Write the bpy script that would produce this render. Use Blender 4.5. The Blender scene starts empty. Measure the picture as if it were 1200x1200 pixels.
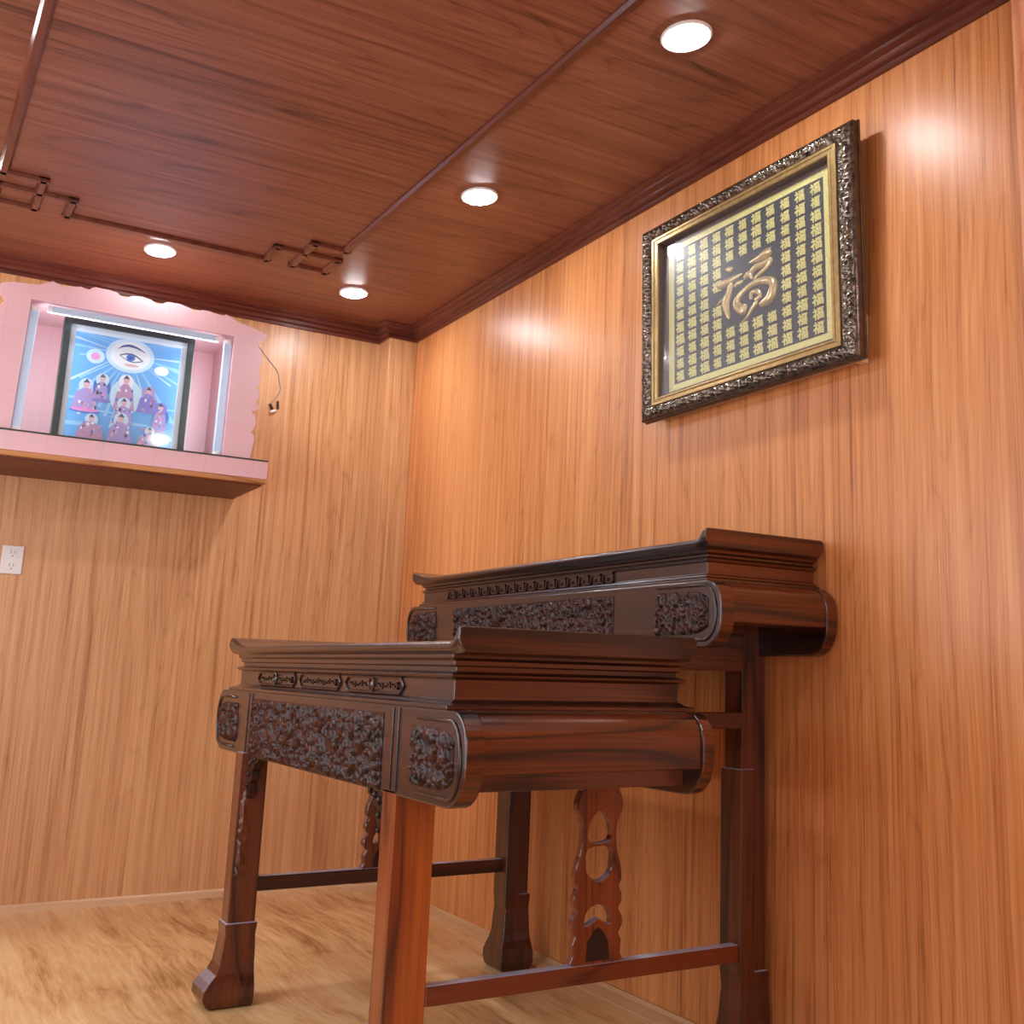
import bpy, bmesh, math, random
import numpy as np
from mathutils import Vector, Matrix

S = bpy.context.scene
COL = S.collection
PI = math.pi


def lin(r, g, b, k=1.0):
    f = lambda c: ((c / 255 + .055) / 1.055) ** 2.4 if c / 255 > .04045 else c / 255 / 12.92
    return (f(r) * k, f(g) * k, f(b) * k, 1)


# ------------------------------------------------------------------ materials
def new_mat(name):
    m = bpy.data.materials.new(name)
    m.use_nodes = True
    nt = m.node_tree
    return m, nt, nt.nodes['Principled BSDF']


def plain(name, col, rough=.5, metal=0., spec=.5, noise=0., nscale=40., emit=0., coat=0.):
    m, nt, b = new_mat(name)
    b.inputs['Roughness'].default_value = rough
    b.inputs['Metallic'].default_value = metal
    b.inputs['Specular IOR Level'].default_value = spec
    b.inputs['Coat Weight'].default_value = coat
    b.inputs['Coat Roughness'].default_value = .12
    if noise > 0:
        tc = nt.nodes.new('ShaderNodeTexCoord')
        n = nt.nodes.new('ShaderNodeTexNoise')
        n.inputs['Scale'].default_value = nscale
        n.inputs['Detail'].default_value = 4
        nt.links.new(tc.outputs['Object'], n.inputs['Vector'])
        r = nt.nodes.new('ShaderNodeValToRGB')
        r.color_ramp.elements[0].position = .3
        r.color_ramp.elements[1].position = .7
        r.color_ramp.elements[0].color = tuple(c * (1 - noise) for c in col[:3]) + (1,)
        r.color_ramp.elements[1].color = tuple(min(1, c * (1 + noise)) for c in col[:3]) + (1,)
        nt.links.new(n.outputs['Fac'], r.inputs['Fac'])
        nt.links.new(r.outputs['Color'], b.inputs['Base Color'])
    else:
        b.inputs['Base Color'].default_value = col
    if emit > 0:
        b.inputs['Emission Color'].default_value = col
        b.inputs['Emission Strength'].default_value = emit
    return m


def wood(name, dark, mid, light, axis='Z', across=1.0, along=1.0, rough=.35, coat=0., coat_rough=.1,
         ring=.3, streak=.45, patch=.25, spec=.5, ringk=60., bump=.0, plank=None, wob=.06, top_sheen=0., st3k=.9):
    """Solid procedural wood: fine streaks, cathedral rings and broad patches stretched along one axis."""
    m, nt, b = new_mat(name)
    N, L = nt.nodes, nt.links
    tc = N.new('ShaderNodeTexCoord')
    src = tc.outputs['Object']
    ai = 'XYZ'.index(axis)

    def mapped(c, a, off=0.):
        mp = N.new('ShaderNodeMapping')
        s = [c * across] * 3
        s[ai] = a * along
        mp.inputs['Scale'].default_value = s
        mp.inputs['Location'].default_value = (off, off * .7, off * .3)
        L.new(src, mp.inputs['Vector'])
        return mp.outputs['Vector']

    def noise(vec, detail=3, dist=0., rough_=.55):
        n = N.new('ShaderNodeTexNoise')
        n.inputs['Scale'].default_value = 1
        n.inputs['Detail'].default_value = detail
        n.inputs['Roughness'].default_value = rough_
        n.inputs['Distortion'].default_value = dist
        L.new(vec, n.inputs['Vector'])
        return n.outputs['Fac']

    def mth(op, a, b_=None):
        n = N.new('ShaderNodeMath')
        n.operation = op
        for i, v in enumerate((a, b_)):
            if v is None:
                continue
            if isinstance(v, (int, float)):
                n.inputs[i].default_value = v
            else:
                L.new(v, n.inputs[i])
        return n.outputs[0]

    # slow sideways wander of the grain
    wv = noise(mapped(1.2, .5, 9.3), 2)
    ofs = N.new('ShaderNodeCombineXYZ')
    wander = mth('MULTIPLY', mth('SUBTRACT', wv, .5), wob)
    for q in range(3):
        if q != ai:
            L.new(wander, ofs.inputs[q])
    va = N.new('ShaderNodeVectorMath')
    va.operation = 'ADD'
    L.new(src, va.inputs[0])
    L.new(ofs.outputs[0], va.inputs[1])
    src = va.outputs[0]

    def cen(v, k):
        return mth('MULTIPLY', mth('SUBTRACT', v, .5), k)
    rings = noise(mapped(2.4, .3, 3.1), 2)
    rl = mth('POWER', mth('SUBTRACT', 1., mth('ABSOLUTE', mth('SINE', mth('MULTIPLY', rings, ringk)))), 3.)
    st = noise(mapped(120, 1.6, 7.7), 4, 0, .7)
    st2 = noise(mapped(30, .7, 1.7), 3, 0, .6)
    st3 = mth('POWER', mth('MAXIMUM', mth('MULTIPLY', mth('SUBTRACT', noise(mapped(17, .45, 4.2), 2), .5), 4.), 0.), 2.)
    pa = noise(mapped(1.5, .35, 5.5), 2)
    f = mth('ADD', .58, cen(st, streak * 1.1))
    f = mth('ADD', f, cen(st2, streak * 1.0))
    f = mth('ADD', f, cen(pa, patch * 1.6))
    f = mth('SUBTRACT', f, mth('MULTIPLY', rl, ring))
    f = mth('SUBTRACT', f, mth('MULTIPLY', st3, ring * st3k))
    if plank:
        pax, width = plank
        sp = N.new('ShaderNodeSeparateXYZ')
        L.new(src, sp.inputs[0])
        v = mth('DIVIDE', sp.outputs['XYZ'.index(pax)], width)
        fl = mth('FLOOR', v)
        wn = N.new('ShaderNodeTexWhiteNoise')
        wn.noise_dimensions = '1D'
        L.new(fl, wn.inputs['W'])
        f = mth('ADD', f, mth('MULTIPLY', mth('SUBTRACT', wn.outputs['Value'], .5), .12))
        fr = mth('FRACT', v)
        seam = mth('LESS_THAN', fr, .012)
        f = mth('SUBTRACT', f, mth('MULTIPLY', seam, .18))
    r = N.new('ShaderNodeValToRGB')
    e = r.color_ramp.elements
    e[0].position = .22
    e[0].color = dark
    e[1].position = .8
    e[1].color = light
    k = e.new(.5)
    k.color = mid
    L.new(f, r.inputs['Fac'])
    if top_sheen:
        # pale bluish reflected light, painted into the colour of level, upward faces
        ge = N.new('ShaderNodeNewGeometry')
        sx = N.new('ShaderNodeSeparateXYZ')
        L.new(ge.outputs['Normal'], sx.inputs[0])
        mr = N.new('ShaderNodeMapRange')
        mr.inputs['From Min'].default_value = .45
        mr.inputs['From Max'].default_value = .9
        mr.inputs['To Max'].default_value = top_sheen
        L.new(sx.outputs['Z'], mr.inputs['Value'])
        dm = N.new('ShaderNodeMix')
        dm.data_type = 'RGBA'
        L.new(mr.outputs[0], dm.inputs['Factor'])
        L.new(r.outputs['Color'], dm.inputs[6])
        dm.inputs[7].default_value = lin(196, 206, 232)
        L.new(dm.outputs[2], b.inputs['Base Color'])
    else:
        L.new(r.outputs['Color'], b.inputs['Base Color'])
    b.inputs['Roughness'].default_value = rough
    b.inputs['Specular IOR Level'].default_value = spec
    b.inputs['Coat Weight'].default_value = coat
    b.inputs['Coat Roughness'].default_value = coat_rough
    if bump:
        bp = N.new('ShaderNodeBump')
        bp.inputs['Strength'].default_value = bump
        bp.inputs['Distance'].default_value = .002
        L.new(st, bp.inputs['Height'])
        L.new(bp.outputs['Normal'], b.inputs['Normal'])
    return m


WALL = dict(dark=lin(142, 82, 42), mid=lin(202, 131, 76), light=lin(224, 158, 102))
M_wall = wood('wall_laminate', **WALL, axis='Z', across=1.35, st3k=.5, rough=.34, spec=.42, ring=.09, streak=.75, patch=.22, ringk=95)
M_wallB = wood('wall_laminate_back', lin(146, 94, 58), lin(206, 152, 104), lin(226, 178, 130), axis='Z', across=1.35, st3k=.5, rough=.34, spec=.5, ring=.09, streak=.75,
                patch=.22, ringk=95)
M_ceil = wood('ceiling_laminate', lin(76, 38, 26), lin(128, 74, 54), lin(152, 96, 74), axis='X', rough=.36, ring=.16, streak=.7,
              patch=.2, spec=.5)
M_crown = wood('crown_wood', lin(56, 24, 18), lin(96, 46, 34), lin(122, 66, 50), axis='X', rough=.28, ring=.15, streak=.6, patch=.25)
M_crownY = wood('crown_wood_side', lin(56, 24, 18), lin(96, 46, 34), lin(122, 66, 50), axis='Y', rough=.28, ring=.15, streak=.6, patch=.25)
M_floor = wood('floor_laminate', lin(150, 98, 54), lin(216, 168, 114), lin(238, 202, 150), axis='Y', across=.5, along=2.2, rough=.3,
               ring=.08, streak=.7, patch=.55, ringk=30, wob=.15)
M_base = wood('baseboard_wood', lin(180, 140, 105), lin(222, 186, 146), lin(234, 204, 168), axis='X', rough=.4, ring=0)
M_baseY = wood('baseboard_wood_side', lin(160, 116, 80), lin(200, 156, 112), lin(214, 174, 130), axis='Y', rough=.4, ring=0)
RW = dict(dark=lin(18, 7, 6), mid=lin(44, 20, 15), light=lin(80, 38, 25))
M_rose = wood('rosewood', **RW, axis='Y', across=1.3, rough=.3, coat=.5, coat_rough=.16, ring=.22, streak=.5, patch=.4, ringk=40, spec=.6)
M_roseX = wood('rosewood_end', lin(16, 6, 4), lin(46, 19, 10), lin(110, 50, 20), axis='X', across=1.3, rough=.28, coat=.5, coat_rough=.14,
               ring=.25, streak=.5, patch=.6, ringk=40)
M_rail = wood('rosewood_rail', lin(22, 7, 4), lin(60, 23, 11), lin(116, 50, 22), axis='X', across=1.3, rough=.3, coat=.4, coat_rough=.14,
              ring=.25, streak=.5, patch=.6, ringk=40, top_sheen=1.)
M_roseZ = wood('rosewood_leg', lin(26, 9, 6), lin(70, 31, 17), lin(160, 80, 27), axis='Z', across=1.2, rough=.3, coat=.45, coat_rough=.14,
               ring=.25, streak=.45, patch=.6, ringk=26, top_sheen=.5)
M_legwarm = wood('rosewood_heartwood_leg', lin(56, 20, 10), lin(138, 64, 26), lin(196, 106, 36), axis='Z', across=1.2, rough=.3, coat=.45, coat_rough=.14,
                 ring=.3, streak=.45, patch=.75, ringk=30, top_sheen=.5)
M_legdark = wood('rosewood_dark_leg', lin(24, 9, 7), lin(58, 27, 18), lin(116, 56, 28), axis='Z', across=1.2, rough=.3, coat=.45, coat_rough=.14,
                 ring=.25, streak=.45, patch=.6, ringk=26, top_sheen=.6)
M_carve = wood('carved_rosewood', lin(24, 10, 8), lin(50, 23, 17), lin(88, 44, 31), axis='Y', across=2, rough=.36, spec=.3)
M_fret = wood('fretwork_rosewood', lin(46, 16, 6), lin(112, 50, 20), lin(152, 74, 30), axis='Z', across=2, rough=.28, coat=.6, coat_rough=.1, top_sheen=.7)
M_arch = plain('dark_recess_standin', lin(40, 15, 9), .45, noise=.3, nscale=60)
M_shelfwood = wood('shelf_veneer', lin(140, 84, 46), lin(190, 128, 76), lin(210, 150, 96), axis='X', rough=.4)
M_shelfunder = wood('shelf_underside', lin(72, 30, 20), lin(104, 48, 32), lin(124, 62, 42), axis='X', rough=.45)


def tile_mat(name, col, axes, size, shift):
    m, nt, b = new_mat(name)
    N, L = nt.nodes, nt.links
    tc = N.new('ShaderNodeTexCoord')
    sp = N.new('ShaderNodeSeparateXYZ')
    L.new(tc.outputs['Object'], sp.inputs[0])
    lines = None

    def mth(op, a, b_):
        n = N.new('ShaderNodeMath')
        n.operation = op
        for i, v in enumerate((a, b_)):
            if isinstance(v, (int, float)):
                n.inputs[i].default_value = v
            else:
                L.new(v, n.inputs[i])
        return n.outputs[0]
    for a, s, o in zip(axes, size, shift):
        v = mth('FRACT', mth('DIVIDE', mth('ADD', sp.outputs['XYZ'.index(a)], o), s), 0.)
        q = mth('LESS_THAN', v, .003 / s)
        lines = q if lines is None else mth('MAXIMUM', lines, q)
    n = N.new('ShaderNodeTexNoise')
    n.inputs['Scale'].default_value = 5
    n.inputs['Detail'].default_value = 4
    L.new(tc.outputs['Object'], n.inputs['Vector'])
    r = N.new('ShaderNodeValToRGB')
    r.color_ramp.elements[0].color = tuple(c * .93 for c in col[:3]) + (1,)
    r.color_ramp.elements[1].color = tuple(min(1, c * 1.05) for c in col[:3]) + (1,)
    L.new(n.outputs['Fac'], r.inputs['Fac'])
    mx = N.new('ShaderNodeMix')
    mx.data_type = 'RGBA'
    L.new(lines, mx.inputs['Factor'])
    L.new(r.outputs['Color'], mx.inputs[6])
    mx.inputs[7].default_value = tuple(c * .9 for c in col[:3]) + (1,)
    L.new(mx.outputs[2], b.inputs['Base Color'])
    b.inputs['Roughness'].default_value = .28
    return m


PINK = lin(230, 186, 192)
M_tile = tile_mat('pink_tile', PINK, 'XZ', (.2, .25), (.06, .1))
M_tileside = tile_mat('pink_tile_side', PINK, 'YZ', (.2, .25), (.06, .1))
M_white = plain('white_plastic', lin(236, 236, 236), .35)
M_tube = plain('lamp_bar_housing', lin(196, 220, 246), .35)
M_grout = plain('dark_edge', lin(60, 60, 52), .5)
M_blackframe = plain('dark_frame', lin(42, 46, 44), .3, noise=.25, nscale=30)
M_mat = plain('picture_mat', lin(214, 230, 240), .5)
M_slot = plain('slot_grey', lin(150, 158, 165), .5)
M_wire = plain('grey_wire', lin(150, 142, 132), .4)
M_gold = plain('gold', lin(226, 208, 158), .24, metal=.7, noise=.12, nscale=60)
M_liner = plain('liner_gold', lin(176, 150, 100), .35, metal=.7, noise=.15, nscale=60)
M_goldpaper = plain('gold_braid', lin(238, 228, 150), .42, metal=.1, noise=.3, nscale=320)
M_silver = plain('aged_ornament', lin(108, 98, 86), .22, metal=.8, noise=.85, nscale=80)
M_silverdark = plain('frame_side', lin(96, 72, 56), .35, metal=.5, noise=.2, nscale=30)
M_panel = plain('dark_velvet', lin(44, 55, 68), .75, noise=.15, nscale=200)
M_boxwall = plain('shadow_box', lin(92, 74, 72), .6, noise=.18, nscale=90)
M_lens = plain('lamp_lens', (.98, .98, 1, 1), .4, emit=168)
M_lampring = plain('lamp_ring', lin(240, 240, 240), .3)
M_plaster = plain('outer_wall_plaster', lin(225, 215, 205), .6)
M_pilaster = wood('pilaster_wood', lin(205, 140, 100), lin(228, 165, 125), lin(238, 180, 140), axis='Z', rough=.35)

# glass
M_glass, nt, b = new_mat('picture_glass')
nt.nodes.remove(b)
out = nt.nodes['Material Output']
tr = nt.nodes.new('ShaderNodeBsdfTransparent')
gl = nt.nodes.new('ShaderNodeBsdfGlossy')
gl.inputs['Roughness'].default_value = .06
lw = nt.nodes.new('ShaderNodeLayerWeight')
lw.inputs['Blend'].default_value = .5
pw = nt.nodes.new('ShaderNodeMath')
pw.operation = 'POWER'
pw.inputs[1].default_value = 5
nt.links.new(lw.outputs['Facing'], pw.inputs[0])
fr = nt.nodes.new('ShaderNodeMath')
fr.operation = 'MULTIPLY_ADD'
fr.inputs[1].default_value = .95
fr.inputs[2].default_value = .1
nt.links.new(pw.outputs[0], fr.inputs[0])
gd = nt.nodes.new('ShaderNodeBsdfGlossy')
gd.inputs['Roughness'].default_value = .38
dg = nt.nodes.new('ShaderNodeMixShader')
dg.inputs[0].default_value = .6
nt.links.new(gl.outputs[0], dg.inputs[1])
nt.links.new(gd.outputs[0], dg.inputs[2])
mix = nt.nodes.new('ShaderNodeMixShader')
nt.links.new(fr.outputs[0], mix.inputs[0])
nt.links.new(tr.outputs[0], mix.inputs[1])
nt.links.new(dg.outputs[0], mix.inputs[2])
nt.links.new(mix.outputs[0], out.inputs['Surface'])


# ------------------------------------------------------------------ mesh helpers
class MB:
    def __init__(self):
        self.v, self.f, self.m = [], [], []

    def add(self, vs, fs, mi=0):
        o = len(self.v)
        self.v += [tuple(p) for p in vs]
        self.f += [tuple(i + o for i in f) for f in fs]
        self.m += [mi] * len(fs)
        return self

    def box(self, x0, x1, y0, y1, z0, z1, mi=0):
        vs = [(x, y, z) for x in (x0, x1) for y in (y0, y1) for z in (z0, z1)]
        fs = [(0, 1, 3, 2), (4, 6, 7, 5), (0, 4, 5, 1), (2, 3, 7, 6), (0, 2, 6, 4), (1, 5, 7, 3)]
        return self.add(vs, fs, mi)

    def prism(self, poly, a0, a1, axis, mi=0):
        """poly: 2-D points in the two remaining axes (order x,y,z), extruded along axis."""
        n = len(poly)

        def put(p, a):
            q = list(p)
            q.insert('XYZ'.index(axis), a)
            return tuple(q)
        vs = [put(p, a0) for p in poly] + [put(p, a1) for p in poly]
        fs = [tuple(range(n)), tuple(range(2 * n - 1, n - 1, -1))]
        fs += [(i, i + n, (i + 1) % n + n, (i + 1) % n) for i in range(n)]
        return self.add(vs, fs, mi)

    def ring(self, x0, x1, y0, y1, prof, mi=0):
        """mitred moulding round a rectangle; prof = (offset outward, z) from bottom to top."""
        vs = []
        for o, z in prof:
            vs += [(x0 - o, y0 - o, z), (x1 + o, y0 - o, z), (x1 + o, y1 + o, z), (x0 - o, y1 + o, z)]
        n = len(prof)
        fs = [(0, 3, 2, 1), tuple(4 * (n - 1) + k for k in range(4))]
        for i in range(n - 1):
            for k in range(4):
                a, c = 4 * i + k, 4 * i + (k + 1) % 4
                fs.append((a, c, c + 4, a + 4))
        return self.add(vs, fs, mi)

    def grid(self, P, mi=0):
        ny, nx = len(P), len(P[0])
        vs = [p for row in P for p in row]
        fs = [(j * nx + i, j * nx + i + 1, (j + 1) * nx + i + 1, (j + 1) * nx + i) for j in range(ny - 1) for i in range(nx - 1)]
        return self.add(vs, fs, mi)

    def tube(self, pts, r, seg=8, mi=0):
        pts = [Vector(p) for p in pts]
        rs = r if isinstance(r, (list, tuple)) else [r] * len(pts)
        vs = []
        for i, p in enumerate(pts):
            d = (pts[min(i + 1, len(pts) - 1)] - pts[max(i - 1, 0)]).normalized()
            a = d.orthogonal().normalized() if i == 0 else (pa - d * pa.dot(d)).normalized()
            pa = a
            bb = d.cross(a)
            vs += [p + (a * math.cos(2 * PI * k / seg) + bb * math.sin(2 * PI * k / seg)) * rs[i] for k in range(seg)]
        fs = []
        for i in range(len(pts) - 1):
            for k in range(seg):
                fs.append((i * seg + k, i * seg + (k + 1) % seg, (i + 1) * seg + (k + 1) % seg, (i + 1) * seg + k))
        fs += [tuple(range(seg - 1, -1, -1)), tuple(range((len(pts) - 1) * seg, len(pts) * seg))]
        return self.add(vs, fs, mi)

    def lathe(self, c, prof, seg=40, sx=1., sy=1., mi=0):
        """prof (r, z) about vertical axis at c."""
        vs = []
        for r, z in prof:
            vs += [(c[0] + sx * r * math.cos(2 * PI * k / seg), c[1] + sy * r * math.sin(2 * PI * k / seg), c[2] + z) for k in range(seg)]
        fs = []
        for i in range(len(prof) - 1):
            for k in range(seg):
                fs.append((i * seg + k, i * seg + (k + 1) % seg, (i + 1) * seg + (k + 1) % seg, (i + 1) * seg + k))
        fs.append(tuple(range(seg)))
        fs.append(tuple(range((len(prof) - 1) * seg, len(prof) * seg)))
        return self.add(vs, fs, mi)


def obj(name, mb, mats, parent=None, bevel=0., smooth=False, seg=2, endmat=None):
    base = Vector((0, 0, 0))
    p = parent
    while p is not None:
        base += Vector(p.location)
        p = p.parent
    me = bpy.data.meshes.new(name)
    me.from_pydata([Vector(v) - base for v in mb.v], [], mb.f)
    for m in (mats if isinstance(mats, (list, tuple)) else [mats]):
        me.materials.append(m)
    me.polygons.foreach_set('material_index', mb.m)
    bm = bmesh.new()
    bm.from_mesh(me)
    bmesh.ops.recalc_face_normals(bm, faces=bm.faces)
    bm.to_mesh(me)
    bm.free()
    if endmat:
        me.materials.append(endmat)
        for p in me.polygons:
            if abs(p.normal.y) > .6:
                p.material_index = len(me.materials) - 1
    if smooth:
        me.polygons.foreach_set('use_smooth', [True] * len(me.polygons))
    me.update()
    o = bpy.data.objects.new(name, me)
    COL.objects.link(o)
    o.parent = parent
    if bevel:
        bv = o.modifiers.new('bevel', 'BEVEL')
        bv.width = bevel
        bv.segments = seg
        bv.limit_method = 'ANGLE'
        bv.angle_limit = .6
        bv.harden_normals = False
    return o


def thing(name, loc, label, cat, group=None):
    o = bpy.data.objects.new(name, None)
    o.empty_display_size = .05
    COL.objects.link(o)
    o.location = loc
    return tag(o, label, cat, group)


def tag(o, label, cat, group=None):
    o['label'] = label
    o['category'] = cat
    if group:
        o['group'] = group
    return o


def struct(name, mb, mats, label=None, cat=None, bevel=0.):
    o = obj(name, mb, mats, None, bevel)
    o['kind'] = 'structure'
    if label:
        tag(o, label, cat)
    return o


def rrect(y0, y1, z0, z1, rt, rb, n=7):
    """rounded rectangle polygon (y, z); rt top radius, rb bottom radius."""
    P = []
    for cx, cz, r, a in ((y1 - rb, z0 + rb, rb, -PI / 2), (y1 - rt, z1 - rt, rt, 0), (y0 + rt, z1 - rt, rt, PI / 2), (y0 + rb, z0 + rb, rb, PI)):
        for k in range(n + 1):
            t = a + PI / 2 * k / n
            P.append((cx + r * math.cos(t), cz + r * math.sin(t)))
    return P


# ------------------------------------------------------------------ room
ZC, ZW = 2.71, 2.642
XL, YF = -2.66, -6.6
struct('floor', MB().box(XL - .1, .1, YF - .1, .1, -.1, 0), M_floor, 'light oak laminate floor with planks', 'floor')
struct('ceiling', MB().box(XL - .1, .1, YF - .1, .1, ZC, ZC + .1), M_ceil, 'dark reddish brown wood panel ceiling', 'ceiling')
struct('wall_back', MB().box(XL - .1, 0, 0, .1, 0, ZC), M_wallB, 'orange brown wood panel wall behind the pink shrine', 'wall')
struct('wall_right', MB().box(0, .1, YF - .1, .1, 0, ZC), M_wall, 'orange brown wood panel wall behind the carved altar', 'wall')
# left wall with a wide window opening, front wall with a wide doorway (both out of the photograph)
wl = MB()
wl.box(XL - .1, XL, YF, -3.3, 0, ZC).box(XL - .1, XL, -.9, 0, 0, ZC).box(XL - .1, XL, -3.3, -.9, 0, .75).box(XL - .1, XL, -3.3, -.9, 2.1, ZC)
struct('wall_left', wl, M_wall, 'wood panel wall with the window', 'wall')
wf = MB()
wf.box(XL, -2.5, YF - .1, YF, 0, ZC).box(-1.1, 0, YF - .1, YF, 0, ZC).box(-2.5, -1.1, YF - .1, YF, 2.25, ZC)
struct('wall_front', wf, M_wall, 'wood panel wall with the doorway', 'wall')
# pillar in the corner
struct('trim_1', MB().box(-.145, 0, -.145, 0, 0, ZC), M_wallB, 'boxed wood pillar in the corner of the two walls', 'pillar', bevel=.004)
struct('trim_2', MB().box(-.035, 0, -4.15, -3.785, 0, ZC).box(-.045, 0, -3.80, -3.785, 0, ZC), M_pilaster,
       'pale wood upright at the right edge of the wall', 'pilaster', bevel=.004)

# crown moulding: profile (out from wall, z)
CR = [(0, ZW), (.012, ZW), (.012, ZW + .014), (.026, ZW + .018), (.026, ZW + .034), (.044, ZW + .04), (.044, ZW + .052), (.062, ZW + .058), (.062, ZC), (0, ZC)]


def sweep(path, prof):
    """path: plan polyline (x, y) with room on the left side; mitred."""
    mb = MB()
    n = len(path)
    rows = []
    for i, p in enumerate(path):
        p = Vector(p)
        d0 = (p - Vector(path[i - 1])).normalized() if i > 0 else None
        d1 = (Vector(path[i + 1]) - p).normalized() if i < n - 1 else None
        d0 = d0 or d1
        d1 = d1 or d0
        n0, n1 = Vector((-d0.y, d0.x)), Vector((-d1.y, d1.x))
        m = (n0 + n1).normalized()
        m = m / max(.2, m.dot(n0))
        rows.append([(p.x + m.x * o, p.y + m.y * o, z) for o, z in prof])
    k = len(prof)
    vs = [q for r in rows for q in r]
    fs = [(i * k + j, i * k + (j + 1) % k, (i + 1) * k + (j + 1) % k, (i + 1) * k + j) for i in range(n - 1) for j in range(k)]
    fs += [tuple(range(k)), tuple(range((n - 1) * k, n * k))]
    return mb.add(vs, fs)


struct('trim_3', sweep([(0, YF), (0, -4.15), (-.035, -4.15), (-.035, -3.785), (0, -3.785), (0, -.145)], CR), M_crownY,
       'dark wood crown moulding above the framed calligraphy', 'crown moulding')
struct('trim_4', sweep([(0, -.145), (-.145, -.145), (-.145, 0), (XL, 0)], CR), M_crown,
       'dark wood crown moulding above the pink shrine', 'crown moulding')
BS = [(0, 0), (.05, 0), (.05, .004), (.03, .012), (.012, .018), (.008, .03), (0, .03)]
struct('baseboard_right', sweep([(0, -3.785), (0, -.145)], BS), M_baseY, 'pale wood floor strip along the right wall', 'baseboard')
struct('baseboard_back', sweep([(0, -.145), (-.145, -.145), (-.145, 0), (XL, 0)], [(0, 0), (.016, 0), (.016, .026), (.010, .032), (0, .032)]), M_base,
       'pale wood floor strip along the back wall', 'baseboard')

# raised fret moulding on the ceiling
def strip(mb, x0, y0, x1, y1, w=.018, h=.015):
    z0, z1, zm = ZC - h, ZC + .002, ZC - h * .35
    if abs(x0 - x1) < 1e-6:
        a, c = sorted((y0, y1))
        a, c = a - w, c + w
        mb.prism([(x0 - w, z1), (x0 - w, zm), (x0 - w * .55, z0), (x0 + w * .55, z0), (x0 + w, zm), (x0 + w, z1)], a, c, 'Y')
    else:
        a, c = sorted((x0, x1))
        a, c = a - w, c + w
        mb.prism([(y0 - w, z1), (y0 - w, zm), (y0 - w * .55, z0), (y0 + w * .55, z0), (y0 + w, zm), (y0 + w, z1)], a, c, 'X')


tm = MB()
XM = -1.322
YM = -3.4
segs = [(-.69, YM, -.69, -1.0), (-.69, -1.0, -.82, -1.0), (-.82, -1.0, -.82, -.70), (-.82, -.70, -.68, -.70), (-.68, -.70, -.68, -.87),
        (-.68, -.87, -.935, -.87), (-.935, -.87, -.935, -.70), (-.935, -.70, XM, -.70)]
for q, (a, b_, c, d) in enumerate(segs):
    for mx in (0, 1):
        for my in (0, 1):
            if q == 0 and my == 1 or q == 7 and mx == 1:
                continue
            if q == 0:
                b_ = 2 * YM - d
            if q == 7:
                c = 2 * XM - a
            X = (lambda x: 2 * XM - x) if mx else (lambda x: x)
            Y = (lambda y: 2 * YM - y) if my else (lambda y: y)
            strip(tm, X(a), Y(b_), X(c), Y(d))
struct('trim_5', tm, M_crownY, 'raised dark wood fret moulding framing the ceiling panel', 'moulding')

# ------------------------------------------------------------------ downlights
def downlight(x, y, label, group=None, first=[None]):
    loc = (x, y, ZC)
    t = thing('downlight', loc, label, 'ceiling light', group)
    if first[0] is None:
        c = (x, y, ZC)
        rg = obj('trim_ring', MB().lathe(c, [(.058, .004), (.072, .004), (.073, -.004), (.068, -.008), (.058, -.007)], 48, .88, 1.12), M_lampring, t, smooth=False)
        ls = obj('lens', MB().lathe(c, [(.058, 0), (.057, -.010), (.045, -.014), (.02, -.016)], 48, .88, 1.12), M_lens, t, smooth=True)
        first[0] = (rg, ls)
    else:
        for s in first[0]:
            k = s.copy()
            k.parent = t
            COL.objects.link(k)
    return t


G = 'recessed ceiling downlights'
downlight(-.486, -3.085, 'large round recessed downlight above the framed calligraphy, nearest the camera', G)
downlight(-.478, -1.815, 'round recessed downlight midway along the right wall', G)
downlight(-.475, -.507, 'round recessed downlight by the corner pillar, right of the pink shrine', G)
downlight(-1.328, -.52, 'round recessed downlight above the pink shrine with the picture', G)
for x, y in ((-2.17, -.52), (-2.17, -1.82), (-2.17, -3.09), (-.486, -4.4), (-2.17, -4.4)):
    downlight(x, y, 'round recessed ceiling downlight outside the photo frame', 'downlights outside the frame')

# ------------------------------------------------------------------ two-tier carved altar
AX = thing('altar_table', (-.6, -2.23, 0), 'two tier carved dark rosewood altar table against the right wall', 'altar table')


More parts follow.
